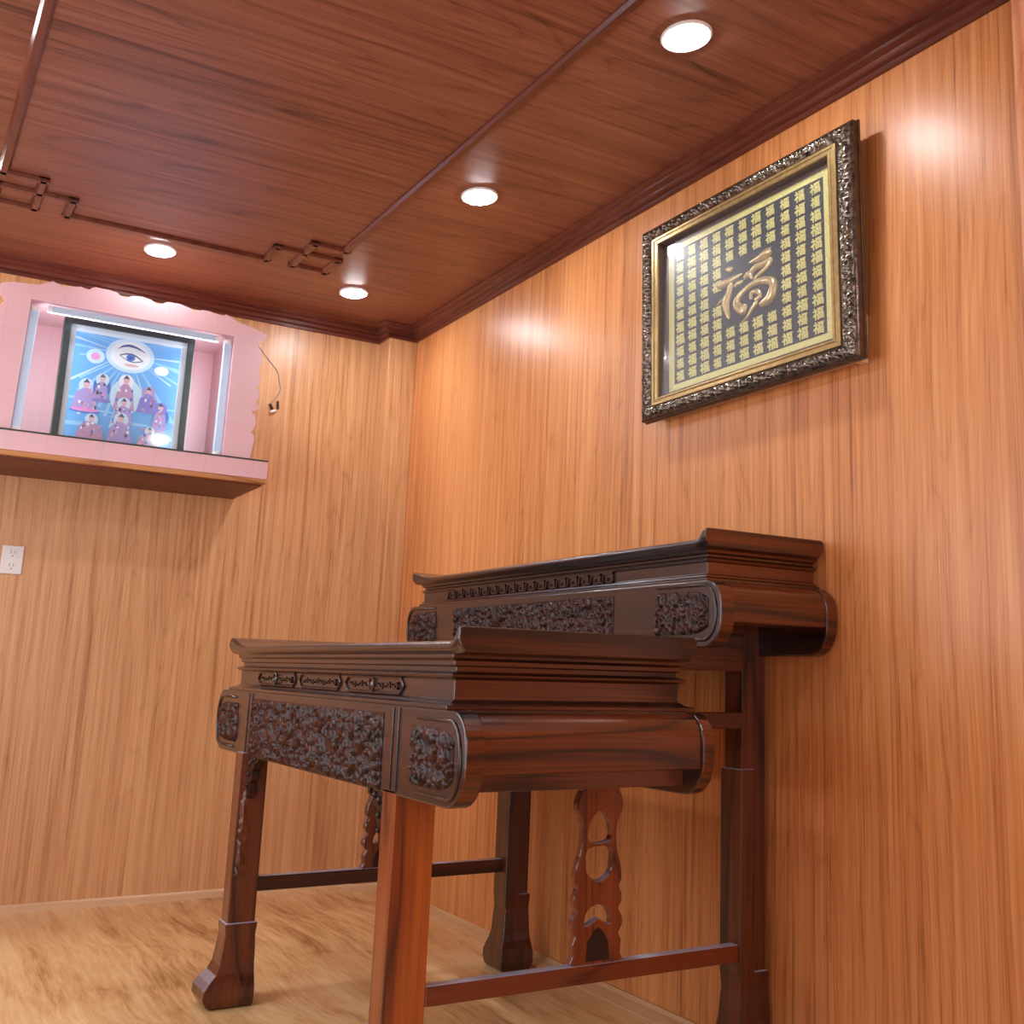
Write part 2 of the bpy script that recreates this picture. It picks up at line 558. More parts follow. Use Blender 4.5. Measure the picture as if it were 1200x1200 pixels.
def relief(w, h, res, seed, dense=1.0, ms=1.25):
    """height field 0..1 of scrolls, petals and beads."""
    rng = random.Random(seed)
    nx, ny = max(4, int(w / res)), max(4, int(h / res))
    X, Y = np.meshgrid(np.linspace(0, w, nx), np.linspace(0, h, ny))
    H = np.zeros_like(X)

    def stroke(pts, rad):
        nonlocal H
        for (a, c), r in zip(pts, rad):
            d2 = ((X - a) ** 2 + (Y - c) ** 2) / (r * r)
            H = np.maximum(H, np.sqrt(np.clip(1 - d2, 0, 1)) * min(1, .3 + r / (h * ms * .075)))
    area = w * h
    ns = int(dense * area / (h * h) * 9 / ms ** 2)
    for q in range(ns):
        cx, cy = (q + rng.random()) / ns * w, h * (.2 + .3 * (q % 3) + rng.uniform(-.1, .1))
        r0 = rng.uniform(.10, .22) * h * ms
        t0, sg = rng.uniform(0, 2 * PI), rng.choice((-1, 1))
        n = 34
        pts, rad = [], []
        for k in range(n):
            u = k / (n - 1)
            rr = r0 * (1 - .85 * u)
            th = t0 + sg * u * 3.2 * PI
            pts.append((cx + rr * math.cos(th), cy + rr * math.sin(th)))
            rad.append(h * ms * (.026 + .022 * u))
        stroke(pts, rad)
    ns = int(dense * area / (h * h) * 44 / ms ** 2)
    for q in range(ns):
        cx, cy, th = (q + rng.random()) / ns * w, h * (.1 + .2 * (q % 5) + rng.uniform(-.1, .1)), rng.uniform(0, 2 * PI)
        ln = rng.uniform(.08, .2) * h * ms
        n = 10
        stroke([(cx + ln * k / n * math.cos(th + .08 * k), cy + ln * k / n * math.sin(th + .08 * k)) for k in range(n)],
               [h * ms * .038 * math.sin(PI * (k + .7) / (n + .7)) + .0005 for k in range(n)])
    for _ in range(int(dense * area / (h * h) * 5)):
        stroke([(rng.uniform(0, w), rng.uniform(.08 * h, .92 * h))], [h * rng.uniform(.03, .055)])
    edge = np.minimum(np.minimum(X, w - X), np.minimum(Y, h - Y))
    H *= np.clip(edge / (.05 * h), 0, 1)
    return H


def carved(name, parent, x, y0, y1, z0, z1, seed, amp=.011, res=.0034, dense=1., mask=None):
    """relief facing -X on plane x, between y0..y1 and z0..z1."""
    H = relief(y1 - y0, z1 - z0, res, seed, dense)
    ny, nx = H.shape
    P = [[(x - .0012 - amp * H[j, i], y0 + (y1 - y0) * i / (nx - 1), z0 + (z1 - z0) * j / (ny - 1)) for i in range(nx)] for j in range(ny)]
    if mask:
        for row in P:
            for i, p in enumerate(row):
                q = mask(p[1], p[2])
                if q is not None:
                    row[i] = (p[0], q[0], q[1])
    mb = MB().grid(P)
    # closed back so the panel is a solid board
    return obj(name, solid_grid(P, x + .001), M_carve, parent, smooth=True)


def solid_grid(P, xb):
    ny, nx = len(P), len(P[0])
    mb = MB().grid(P)
    edge = [(j, 0) for j in range(ny)] + [(ny - 1, i) for i in range(1, nx)] + [(j, nx - 1) for j in range(ny - 2, -1, -1)] + [(0, i) for i in range(nx - 2, 0, -1)]
    top = [P[j][i] for j, i in edge]
    n = len(top)
    vs = top + [(xb, p[1], p[2]) for p in top]
    mb.add(vs, [(i, (i + 1) % n, (i + 1) % n + n, i + n) for i in range(n)] + [tuple(range(n, 2 * n))])
    return mb


def bead(mb, pts, x, w=.005, h=.004, close=False):
    """raised square bead on plane x (facing -X) through (y, z) points."""
    P = [(x - h * .3, y, z) for y, z in pts]
    if close:
        P.append(P[0])
    mb.tube(P, w * .6, 6)


def flared_top(name, x0, x1, y0, y1, zb, zt, lip, mat, run=(.05, .22)):
    """table top whose two ends curl upward."""
    ys = [y0 + q * .004 for q in range(16)] + [y0 + .07 + (y1 - y0 - .07) * q / 48 for q in range(49)]
    n = len(ys) - 1
    rows = []
    for y in ys:
        near = y - y0 < y1 - y
        d, rn = (y - y0, run[0]) if near else (y1 - y, run[1])
        u = max(0, 1 - d / rn)
        u2 = max(0, 1 - max(0, d - .014) / (rn - .014))
        zz = zt + lip * u2 ** 2.2
        zbb = zb + lip * .18 * u ** 2
        hh = zz - zbb
        rows.append([(x0 + .016, y, zbb), (x0 + .004, y, zbb + .3 * hh), (x0, y, zbb + .5 * hh), (x0 + .002, y, zz - .006), (x0 + .01, y, zz),
                     (x1 - .01, y, zz), (x1 - .002, y, zz - .006), (x1, y, zbb + .5 * hh), (x1 - .016, y, zbb)])
    k = len(rows[0])
    vs = [p for r in rows for p in r]
    fs = [(i * k + j, i * k + (j + 1) % k, (i + 1) * k + (j + 1) % k, (i + 1) * k + j) for i in range(n) for j in range(k)]
    fs += [tuple(range(k)), tuple(range(n * k, (n + 1) * k))]
    return obj(name, MB().add(vs, fs), mat, AX, bevel=.003, endmat=M_roseX)


def end_roll(name, x0, x1, yo, sgn, zt, zb, bulge, mat):
    """rounded end board between the two aprons, bulging outward (sgn -1 = toward the camera)."""
    # follows the rounded outline of the end boards, a little inside it, down to zb
    rt, rb, z0 = bulge
    P = []
    for k in range(13):
        t = PI / 2 * k / 12
        P.append((yo - sgn * rt + sgn * rt * math.sin(t), zt - rt + rt * math.cos(t)))
    k = 0
    while k < 14:
        t = PI / 2 * k / 24
        z = z0 + rb - rb * math.sin(t)
        if z < zb:
            break
        P.append((yo - sgn * rb + sgn * rb * math.cos(t), z))
        k += 1
    P.append((P[-1][0] - sgn * .012, zb))
    back = yo - sgn * .12
    P = [(back, zt)] + P + [(back, zb)]
    return obj(name, MB().prism(P, x0, x1, 'X'), mat, AX, bevel=.002)


def fret_bars(mb, x, y0, y1, z0, z1, w=.0035, h=.0065, hex_=True, disc=False):
    """framed fret cartouche raised on plane x."""
    hz = (z1 - z0) / 2
    zc = (z0 + z1) / 2
    e = .022 if hex_ else 0
    out = [(y0, zc), (y0 + e, z0), (y1 - e, z0), (y1, zc), (y1 - e, z1), (y0 + e, z1)] if hex_ else [(y0, z0), (y1, z0), (y1, z1), (y0, z1)]
    bead(mb, out, x, .006, .008, True)

    def bar(ya, yb, za, zb):
        mb.box(x - h, x + .001, min(ya, yb) - w / 2, max(ya, yb) + w / 2, min(za, zb) - w / 2, max(za, zb) + w / 2)
    a, c = y0 + e + .012, y1 - e - .012
    zl, zh = z0 + .011, z1 - .011
    n = max(2, round((c - a) / .045))
    st = (c - a) / n
    for i in range(n):
        s = a + i * st
        if disc and abs(s + st / 2 - (a + c) / 2) < st * .6:
            continue
        f = (i % 2 == 0)
        top, bot = (zh, zl) if f else (zl, zh)
        bar(s, s, zl, zh)
        bar(s, s + st * .75, top, top)
        bar(s + st * .75, s + st * .75, top, zc + (bot - zc) * .3)
        bar(s + st * .35, s + st * .75, zc + (bot - zc) * .3, zc + (bot - zc) * .3)
        bar(s, s + st, bot, bot)
    if disc:
        m = (a + c) / 2
        mb.tube([(x - h, m + .017 * math.cos(t), zc + .017 * math.sin(t)) for t in [2 * PI * k / 20 for k in range(21)]], .003, 6)
        mb.tube([(x - .002, m, zc), (x - h, m, zc), (x - h - .003, m, zc)], [.012, .010, .004], 14)


def apron(x0, x1, y0, y1, z0, z1, rt, rb, mat):
    return obj('apron', MB().prism(rrect(y0, y1, z0, z1, rt, rb), x0, x1, 'X'), mat, AX, bevel=.004, endmat=M_roseX)


# --- lower tier
LY0, LY1 = -3.21, -1.25
ap = apron(-1.10, -1.055, LY0, LY1, .725, .921, .065, .085, M_rose)
carved('carved_panel', ap, -1.10, -2.772, -1.69, .728, .902, 11, amp=.014)
cm = lambda y, z: None
for (a, c, s) in ((-3.158, -2.945, 5), (-1.515, -1.302, 6)):
    lo = a if s == 5 else c

    def mk(y, z, lo=lo, a=a, c=c, s=s):
        # squeeze the corners inside the rounded end
        u = (y - a) / (c - a) if s == 5 else (c - y) / (c - a)     # 0 at the rounded end
        zc, hz = .82, .062
        v = (z - zc) / hz
        k = max(0, 1 - u / .35)
        lim = math.sqrt(max(.2, 1 - k * k * .62))
        return (y, zc + hz * v * lim)
    carved('carved_end_panel', ap, -1.10, a, c, .758, .882, s, amp=.012, res=.0034, dense=1.0, mask=mk)
for sgn, yo in ((1, LY0), (-1, LY1)):
    bd = MB()
    pts = []
    for k in range(15):
        t = PI / 2 + PI * k / 14
        pts.append((yo + sgn * (.068 - .05 + .05 - .045 * 0) + sgn * .05 * math.cos(t) * 1.0, .822 + .078 * math.sin(t)))
    pts = [(yo + sgn * .24, .9)] + pts + [(yo + sgn * .24, .744)]
    bead(bd, pts, -1.10, .007)
    obj('edge_bead', bd, M_rose, ap, smooth=True)
apron(-.50, -.465, LY0, LY1, .735, .921, .065, .08, M_rose)
end_roll('end_roll', -1.056, -.499, LY0 + .008, -1, .919, .795, (.062, .08, .728), M_roseX)
end_roll('end_roll', -1.056, -.499, LY1 - .008, 1, .919, .795, (.062, .08, .728), M_roseX)
obj('end_rail', MB().box(-1.056, -.499, LY0 + .075, LY0 + .115, .755, .8), M_roseX, AX, bevel=.003)
obj('end_rail', MB().box(-1.056, -.499, LY1 - .115, LY1 - .075, .755, .8), M_roseX, AX, bevel=.003)
obj('subtop', MB().box(-1.06, -.505, LY0 + .06, LY1 - .06, .88, .922), M_rose, AX)
# waist: stacked mouldings (offset from the waist rectangle, z)
wx0, wx1, wy0, wy1 = -1.065, -.47, -3.07, -1.385
PW = [(.0, .918), (.026, .918), (.03, .922), (.03, .93), (.012, .934), (.004, .94), (0, .942), (0, .984), (.004, .986), (.012, .989), (.014, .995),
      (.006, .999), (-.004, 1.001), (-.004, 1.012), (.004, 1.014), (.004, 1.024), (.012, 1.03), (.012, 1.04)]
wa = obj('waist', MB().ring(wx0, wx1, wy0, wy1, PW), M_rose, AX, bevel=.0015, endmat=M_roseX)
for (a, c, dsc) in ((-2.80, -2.405, True), (-2.37, -2.02, False), (-1.985, -1.60, True)):
    mb = MB()
    fret_bars(mb, wx0, a, c, .946, .982, disc=dsc)
    obj('fret_panel', mb, M_rose, wa)
flared_top('tabletop', -1.092, -.462, -3.135, -1.295, 1.036, 1.066, .03, M_rose)

# --- upper tier
UY0, UY1 = -3.14, -1.18
ua = apron(-.395, -.352, UY0, UY1, 1.075, 1.243, .062, .075, M_rose)
carved('carved_panel', ua, -.395, -2.66, -1.62, 1.09, 1.222, 21, amp=.013)
for (a, c, s) in ((-3.09, -2.86, 15), (-1.46, -1.23, 16)):
    def mk2(y, z, a=a, c=c, s=s):
        u = (y - a) / (c - a) if s == 15 else (c - y) / (c - a)
        zc, hz = 1.163, .055
        v = (z - zc) / hz
        k = max(0, 1 - u / .35)
        lim = math.sqrt(max(.2, 1 - k * k * .62))
        return (y, zc + hz * v * lim)
    carved('carved_end_panel', ua, -.395, a, c, 1.108, 1.218, s, amp=.013, res=.0034, dense=.9, mask=mk2)
for sgn, yo in ((1, UY0), (-1, UY1)):
    bd = MB()
    pts = []
    for k in range(15):
        t = PI / 2 + PI * k / 14
        pts.append((yo + sgn * (.068 + .05 * math.cos(t)), 1.163 + .068 * math.sin(t)))
    pts = [(yo + sgn * .27, 1.231)] + pts + [(yo + sgn * .27, 1.095)]
    bead(bd, pts, -.395, .007)
    obj('edge_bead', bd, M_rose, ua, smooth=True)
apron(-.042, -.006, UY0, UY1, 1.066, 1.243, .062, .075, M_rose)
end_roll('end_roll', -.353, -.041, UY0 + .005, -1, 1.241, 1.138, (.06, .072, 1.077), M_roseX)
end_roll('end_roll', -.353, -.041, UY1 - .005, 1, 1.241, 1.138, (.06, .072, 1.077), M_roseX)
obj('subtop', MB().box(-.36, -.04, UY0 + .06, UY1 - .06, 1.2, 1.244), M_rose, AX)
ux0, ux1, uy0, uy1 = -.372, -.012, -3.055, -1.285
PU = [(.0, 1.24), (.012, 1.24), (.014, 1.244), (.014, 1.25), (.006, 1.254), (.004, 1.26), (0, 1.262), (0, 1.292), (.004, 1.294), (.008, 1.3),
      (.002, 1.304), (-.002, 1.306), (-.002, 1.312), (.006, 1.316), (.01, 1.325), (.01, 1.33)]
uw = obj('waist', MB().ring(ux0, ux1, uy0, uy1, PU), M_rose, AX, bevel=.0015, endmat=M_roseX)
mb = MB()
y = -2.62
zl, zh = 1.265, 1.289
w = .004


def kb(ya, yb, za, zb):
    mb.box(ux0 - .006, ux0 + .001, min(ya, yb) - w / 2, max(ya, yb) + w / 2, min(za, zb) - w / 2, max(za, zb) + w / 2)


while y < -1.56:
    st = .066
    kb(y, y + st * .8, zh, zh)
    kb(y, y, zl, zh)
    kb(y, y + st * .45, zl, zl)
    kb(y + st * .45, y + st * .45, zl, (zl + zh) / 2)
    kb(y + st * .8, y + st * .8, zl, zh)
    kb(y + st * .8, y + st, zl, zl)
    y += st
kb(-2.62, -1.56, zh + .005, zh + .005)
obj('fret_panel', mb, M_rose, uw)
flared_top('tabletop', -.41, -.004, -3.092, -1.245, 1.322, 1.348, .026, M_rose)

# --- legs
def hoof_leg(x0, x1, y0, y1, ztop, fx, fy, step=.235):
    """square leg with a stepped, out-curving hoof foot; fx, fy = flare direction."""
    mb = MB()
    prof = [(0, .0, .030), (.008, .0, .052), (.03, .0, .068), (.055, .0, .066), (.075, .0, .048), (.095, .0, .025), (.12, .0, .011), (.16, .0, .003), (.20, -.002, .0), (step - .004, .001, .0), (step, -.001, 0)]
    rows = []
    for z, g, f in prof:
        xa, xb, ya, yb = x0 - g, x1 + g, y0 - g, y1 + g
        if fx < 0: xa -= f * .82
        if fx > 0: xb += f
        ya -= f * .4
        yb += f * .4
        if fx == 0 and fy == 0:
            xa, xb = xa - f * .3, xb + f * .12
        rows.append([(xa, ya, z), (xb, ya, z), (xb, yb, z), (xa, yb, z)])
    i = .006
    for z in (step, ztop):
        rows.append([(x0 + i, y0 + i, z), (x1 - i, y0 + i, z), (x1 - i, y1 - i, z), (x0 + i, y1 - i, z)])
    vs = [p for r in rows for p in r]
    fs = [(4 * k + j, 4 * k + (j + 1) % 4, 4 * k + 4 + (j + 1) % 4, 4 * k + 4 + j) for k in range(len(rows) - 1) for j in range(4)]
    fs += [(0, 3, 2, 1), tuple(range(4 * len(rows) - 4, 4 * len(rows)))]
    return mb.add(vs, fs)


YN0, YN1, YR0, YR1 = -2.872, -2.785, -1.681, -1.594
for (a, c, fy) in ((YN0, YN1, -1), (YR0, YR1, 1)):
    xa, xb, ra, rb_ = (-1.106, -.994, -.108, -.012) if fy < 0 else (-1.124, -1.030, -.176, -.079)
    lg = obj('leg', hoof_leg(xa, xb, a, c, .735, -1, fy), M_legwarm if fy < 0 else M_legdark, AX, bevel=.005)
    obj('leg_strip', MB().box(-1.104, -1.098, a + .004, c - .004, .735, .917).box(-1.107, -1.1035, a + .03, a + .042, .735, .917), M_rose, lg, bevel=.0015)
    if fy > 0:
        # worn carved relief down the face that looks toward the room's front
        H = relief(.05, .30, .005, 33, 2.)
        ny, nx = H.shape
        P = [[(-1.112 + .034 * i / (nx - 1), a + .0035 - .006 * H[j, i] * (1 - i / nx), .36 + .30 * j / (ny - 1)) for i in range(nx)] for j in range(ny)]
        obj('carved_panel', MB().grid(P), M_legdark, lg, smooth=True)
    # rear legs carry the upper tier
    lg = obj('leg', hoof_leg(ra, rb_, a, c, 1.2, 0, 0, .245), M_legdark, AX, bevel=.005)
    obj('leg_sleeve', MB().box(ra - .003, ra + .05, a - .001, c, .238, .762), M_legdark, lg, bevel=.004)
    # brackets and rails joining the tiers
    obj('rail', MB().box(-.47, ra + .01, a + .006, a + .04, .868, .912), M_roseX, AX, bevel=.003)
    obj('rail', MB().box(-.36, ra + .01, a + .004, c - .004, 1.022, 1.205), M_roseX, AX, bevel=.003)
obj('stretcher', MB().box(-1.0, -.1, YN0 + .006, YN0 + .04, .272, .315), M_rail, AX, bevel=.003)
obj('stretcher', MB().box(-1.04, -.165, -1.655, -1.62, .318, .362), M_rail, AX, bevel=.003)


# --- scalloped corner brackets under the apron
def curve_mesh(splines, depth, bev, plane, at, parent, name, mat):
    """filled 2-D outline with holes, extruded; plane 'XZ' or 'YZ'; at = centre of the thickness."""
    cu = bpy.data.curves.new(name, 'CURVE')
    cu.dimensions = '2D'
    cu.fill_mode = 'BOTH'
    cu.extrude = depth / 2 - bev
    cu.bevel_depth = bev
    cu.bevel_resolution = 2
    cu.offset = -bev
    for pts in splines:
        sp = cu.splines.new('POLY')
        sp.points.add(len(pts) - 1)
        for q, p in zip(sp.points, pts):
            q.co = (p[0], p[1], 0, 1)
        sp.use_cyclic_u = True
    o = bpy.data.objects.new(name, cu)
    COL.objects.link(o)
    me = bpy.data.meshes.new_from_object(o.evaluated_get(bpy.context.evaluated_depsgraph_get()))
    bpy.data.objects.remove(o)
    mb = MB()
    vs = []
    for v in me.vertices:
        if plane == 'XZ':
            vs.append((v.co.x, at + v.co.z, v.co.y))
        else:
            vs.append((at + v.co.z, v.co.x, v.co.y))
    mb.add(vs, [tuple(p.vertices) for p in me.polygons])
    return obj(name, mb, mat, parent)


def smooth_poly(pts, n=5):
    """closed Catmull-Rom"""
    P = [Vector(p) for p in pts]
    out = []
    m = len(P)
    for i in range(m):
        a, b_, c, d = P[i - 1], P[i], P[(i + 1) % m], P[(i + 2) % m]
        for k in range(n):
            t = k / n
            out.append(tuple(.5 * ((2 * b_) + (c - a) * t + (2 * a - 5 * b_ + 4 * c - d) * t * t + (3 * b_ - a - 3 * c + d) * t ** 3)))
    return out


for sgn, y in ((1, YN1 - .004), (-1, YR0 + .004)):
    o_ = [(y, .73), (y + sgn * .105, .73), (y + sgn * .095, .712), (y + sgn * .062, .706), (y + sgn * .056, .69), (y + sgn * .036, .684), (y + sgn * .034, .655),
          (y + sgn * .02, .645), (y + sgn * .018, .62), (y + sgn * .006, .6), (y, .598)]
    br = curve_mesh([o_], .03, .004, 'YZ', -1.083, AX, 'corner_bracket', M_carve)
    m2 = MB()
    for (q, z, r) in ((.02, .705, .011), (.045, .715, .009), (.075, .722, .007), (.018, .672, .009), (.012, .64, .007)):
        m2.tube([(-1.097, y + sgn * q, z), (-1.102, y + sgn * q, z), (-1.1055, y + sgn * q, z)], [r, r * .8, r * .25], 10)
    obj('carved_boss', m2, M_carve, br, smooth=True)

# --- pierced fretwork slats standing on the stretchers
FW = []
for (dx, z) in ((.058, .765), (.062, .74), (.055, .72), (.066, .70), (.068, .675), (.058, .655), (.050, .63), (.050, .60), (.056, .565), (.066, .535),
                (.068, .505), (.060, .49), (.068, .475), (.070, .455), (.060, .437), (.071, .42), (.073, .398), (.062, .38), (.070, .362), (.068, .335), (.066, .310)):
    FW.append((dx, z))


def slat(xc, yc, zs):
    L_ = [(xc - d, z + zs * (1 - (z - .31) / .455)) for d, z in FW]
    R_ = [(xc + d, z + zs * (1 - (z - .31) / .455)) for d, z in reversed(FW)]
    z_ = lambda z: z + zs * (1 - (z - .31) / .455)
    holes = [smooth_poly([(xc - .030, z_(.60)), (xc + .030, z_(.60)), (xc + .030, z_(.64)), (xc + .012, z_(.665)), (xc, z_(.672)), (xc - .012, z_(.665)), (xc - .030, z_(.64))], 3),
             smooth_poly([(xc - .032, z_(.582)), (xc + .032, z_(.582)), (xc + .038, z_(.545)), (xc + .03, z_(.52)), (xc, z_(.505)), (xc - .03, z_(.52)), (xc - .038, z_(.545))], 3),
             smooth_poly([(xc - .038, z_(.405)), (xc - .012, z_(.413)), (xc, z_(.42)), (xc + .012, z_(.413)), (xc + .038, z_(.405)), (xc + .03, z_(.437)), (xc, z_(.45)), (xc - .03, z_(.437))], 3),
             [(xc - .034, z_(.322)), (xc + .034, z_(.322)), (xc + .030, z_(.365)), (xc + .012, z_(.392)), (xc, z_(.398)), (xc - .012, z_(.392)), (xc - .030, z_(.365))]]
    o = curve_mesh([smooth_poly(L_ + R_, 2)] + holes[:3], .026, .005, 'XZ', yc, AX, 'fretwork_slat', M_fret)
    # flat dark arch panel at the foot, its colour standing in for a recess
    obj('arch_recess_standin', MB().prism(holes[3], yc - .0142, yc - .012, 'Y'), M_arch, o)
    return o


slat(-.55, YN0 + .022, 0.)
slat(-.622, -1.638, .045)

# ------------------------------------------------------------------ pink shrine shelf on the back wall
SX0, SX1, SY = -2.02, -.797, -.502
SHL = thing('wall_shelf', (-1.4, 0, 1.77), 'pink tiled wall shelf with wooden underside carrying the shrine', 'shelf')
sb = MB()
sb.box(SX0, SX1, SY, -.002, 1.772, 1.792)
obj('shelf_board', sb, M_shelfwood, SHL, bevel=.002)
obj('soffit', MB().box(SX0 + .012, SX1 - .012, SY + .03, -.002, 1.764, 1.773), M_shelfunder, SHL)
obj('tile_facing', MB().box(SX0, SX1, SY - .004, -.002, 1.792, 1.868), M_tile, SHL, bevel=.002)
obj('edge_strip', MB().box(SX0, SX1, SY - .006, -.002, 1.868, 1.874), M_grout, SHL)

SHR = thing('shrine_niche', (-1.4, -.25, 1.874), 'pink tiled shrine niche with scalloped edge and white light bars, on the wall shelf', 'shrine')
top = [(-1.71, 2.4974), (-1.6735, 2.484), (-1.637, 2.4895), (-1.606, 2.4965), (-1.5763, 2.4885), (-1.565, 2.5), (-1.5523, 2.506), (-1.50, 2.504), (-1.4704, 2.500), (-1.45, 2.486),
       (-1.4358, 2.4855), (-1.4105, 2.4984), (-1.37, 2.503), (-1.3329, 2.4961), (-1.31, 2.484), (-1.3011, 2.484), (-1.2686, 2.5022), (-1.22, 2.503), (-1.1808, 2.4939), (-1.16, 2.484),
       (-1.1552, 2.4839), (-1.125, 2.496), (-1.0995, 2.4965), (-1.06, 2.489), (-1.0377, 2.4867), (-1.0274, 2.4976), (-1.00, 2.486), (-.9704, 2.4711), (-.94, 2.466), (-.8949, 2.4548), (-.8446, 2.4371)]
rt = [(-.8446, 2.4371), (-.862, 2.405), (-.8811, 2.3831), (-.865, 2.36), (-.8577, 2.335), (-.858, 2.30), (-.870, 2.2767), (-.860, 2.255), (-.8567, 2.2322), (-.858, 2.21), (-.8689, 2.1917),
      (-.857, 2.185), (-.8516, 2.1702), (-.855, 2.145), (-.8679, 2.1268), (-.855, 2.12), (-.8526, 2.1021), (-.86, 2.09), (-.8827, 2.0863), (-.866, 2.07), (-.8592, 2.0515), (-.859, 2.03), (-.8665, 2.0086), (-.878, 1.9921),
      (-.864, 1.985), (-.8592, 1.962), (-.865, 1.92), (-.8706, 1.874)]
lt = [(-2.748 - x, z) for x, z in reversed(rt)]
outline = lt[:-1] + [(-1.9, 2.437), (-1.885, 2.452), (-1.85, 2.463), (-1.80, 2.467), (-1.76, 2.4703), (-1.735, 2.482)] + top + rt[1:]
hole = [(-1.79, 1.8741), (-1.778, 2.408), (-.983, 2.405), (-.986, 1.8741)]
# panel drawn as one outline that runs round the opening
ol = outline + [(-.986, 1.874), (-.983, 2.405), (-1.778, 2.408), (-1.79, 1.874)]
fp = curve_mesh([ol], .012, .001, 'XZ', -.478, SHR, 'front_panel', M_tile)
obj('side_panel', MB().box(-1.81, -1.793, -.472, -.11, 1.874, 2.412), M_tileside, SHR)
obj('side_panel', MB().box(-.98, -.963, -.472, -.11, 1.874, 2.412), M_tileside, SHR)
obj('back_panel', MB().box(-1.81, -.963, -.11, -.10, 1.874, 2.425), M_tile, SHR)
obj('top_panel', MB().box(-1.81, -.963, -.472, -.11, 2.412, 2.425), M_tile, SHR)


def tube_light(p, q, w):
    p, q = Vector(p), Vector(q)
    d = (q - p).normalized()
    ex, ez = (.0, w) if abs(d.x) > .5 else (w, .0)
    t = obj('light_bar', MB().prism([(p.x - ex, p.z - ez), (q.x - ex, q.z - ez), (q.x + ex, q.z + ez), (p.x + ex, p.z + ez)], p.y - .012, p.y + .010, 'Y'), M_tube, SHR, bevel=.004)
    obj('end_cap', MB().tube([p - d * .012, p + d * .004], w * 1.1, 12), M_white, t)
    obj('end_cap', MB().tube([q - d * .004, q + d * .012], w * 1.1, 12), M_white, t)
    return t


tube_light((-1.70, -.452, 2.388), (-1.052, -.452, 2.388), .0135)
tube_light((-1.772, -.452, 1.89), (-1.758, -.452, 2.372), .0165)
tube_light((-1.004, -.452, 1.89), (-1.002, -.452, 2.376), .0165)

# picture inside the niche
PY = -.36
PIC = thing('framed_picture', (-1.378, PY, 1.874), 'blue picture of an eye above robed figures, dark frame, inside the pink shrine', 'picture')
px0, px1, pz0, pz1 = -1.638, -1.118, 1.874, 2.397
f = MB()
fw = .028
mx0, mx1, mz0, mz1 = px0 + fw, px1 - fw, pz0 + fw - .01, pz1 - .022
f.prism([(px0, pz0), (px1, pz0), (mx1, mz0), (mx0, mz0)], PY, PY + .03, 'Y')
f.prism([(px0, pz1), (mx0, mz1), (mx1, mz1), (px1, pz1)], PY, PY + .03, 'Y')
f.prism([(px0, pz0), (mx0, mz0), (mx0, mz1), (px0, pz1)], PY, PY + .03, 'Y')
f.prism([(px1, pz0), (px1, pz1), (mx1, mz1), (mx1, mz0)], PY, PY + .03, 'Y')
obj('frame', f, M_blackframe, PIC, bevel=.003)
obj('mat_border', MB().box(mx0 - .004, mx1 + .004, PY + .014, PY + .018, mz0 - .004, mz1 + .004), M_mat, PIC)
# the print: layers of flat ink on one sheet
L0 = PY + .0138
ix0, ix1, iz0, iz1 = -1.588, -1.170, 1.897, 2.347
pm = {}
pal = dict(sky=(96, 180, 245), ray=(150, 215, 255), pale=(200, 236, 255), white=(238, 248, 255), blue=(30, 120, 215), deep=(40, 70, 150), ink=(70, 70, 100), skin=(225, 185, 195),
           pink=(235, 150, 215), lilac=(175, 160, 220), mauve=(190, 150, 190), violet=(130, 130, 215), grey=(170, 170, 205), red=(200, 100, 130))
mats, idx = [], {}
for k_, (n_, c_) in enumerate(pal.items()):
    mats.append(plain('print_' + n_, lin(*c_), .5))
    idx[n_] = k_
pr = MB()
lay = [0]


def U(u, v):
    return ix0 + (ix1 - ix0) * u, iz1 - (iz1 - iz0) * v


def ink(poly, c):
    lay[0] += 1
    y = L0 - lay[0] * .00002
    P = [U(max(0, min(1, u)), max(0, min(1, v))) for u, v in poly]
    pr.add([(x, y, z) for x, z in P], [tuple(range(len(P)))], idx[c])


def ell(u, v, a, c, col, n=28, t0=0, t1=2 * PI):
    ink([(u + a * math.cos(t0 + (t1 - t0) * k / n), v + c * math.sin(t0 + (t1 - t0) * k / n)) for k in range(n if t1 - t0 > 6.2 else n + 1)], col)


ink([(0, 0), (1, 0), (1, 1), (0, 1)], 'sky')
rng = random.Random(4)
for k in range(34):
    t = 2 * PI * k / 34 + rng.uniform(-.06, .06)
    r1, wd = rng.uniform(.42, .95), rng.uniform(.012, .035)
    r0 = rng.uniform(.1, .2)
    cu, cv = .52, .15
    ink([(cu + r0 * math.cos(t - wd * .4), cv + r0 * math.sin(t - wd * .4)), (cu + r1 * math.cos(t - wd), cv + r1 * math.sin(t - wd)),
         (cu + r1 * math.cos(t + wd), cv + r1 * math.sin(t + wd)), (cu + r0 * math.cos(t + wd * .4), cv + r0 * math.sin(t + wd * .4))], 'ray' if k % 3 else 'pale')
for (u, v, a, c) in ((.12, .62, .2, .012), (.85, .62, .2, .01), (.12, .86, .22, .02), (.9, .9, .15, .018), (.3, .72, .16, .01), (.65, .8, .12, .014)):
    ell(u, v, a, c, 'ray')
ell(.52, .155, .23, .165, 'pale')
ell(.52, .155, .19, .135, 'white')
ink([(.40 + .26 * k / 12, .10 - .055 * math.sin(PI * (k / 12) ** .8)) for k in range(13)] + [(.40 + .26 * k / 12, .105 - .035 * math.sin(PI * (k / 12) ** .8)) for k in range(12, -1, -1)], 'deep')
ink([(.415 + .235 * k / 12, .16 - .045 * math.sin(PI * k / 12) + .03 * k / 12) for k in range(13)] + [(.415 + .235 * k / 12, .16 + .04 * math.sin(PI * k / 12) + .03 * k / 12) for k in range(12, -1, -1)], 'ink')
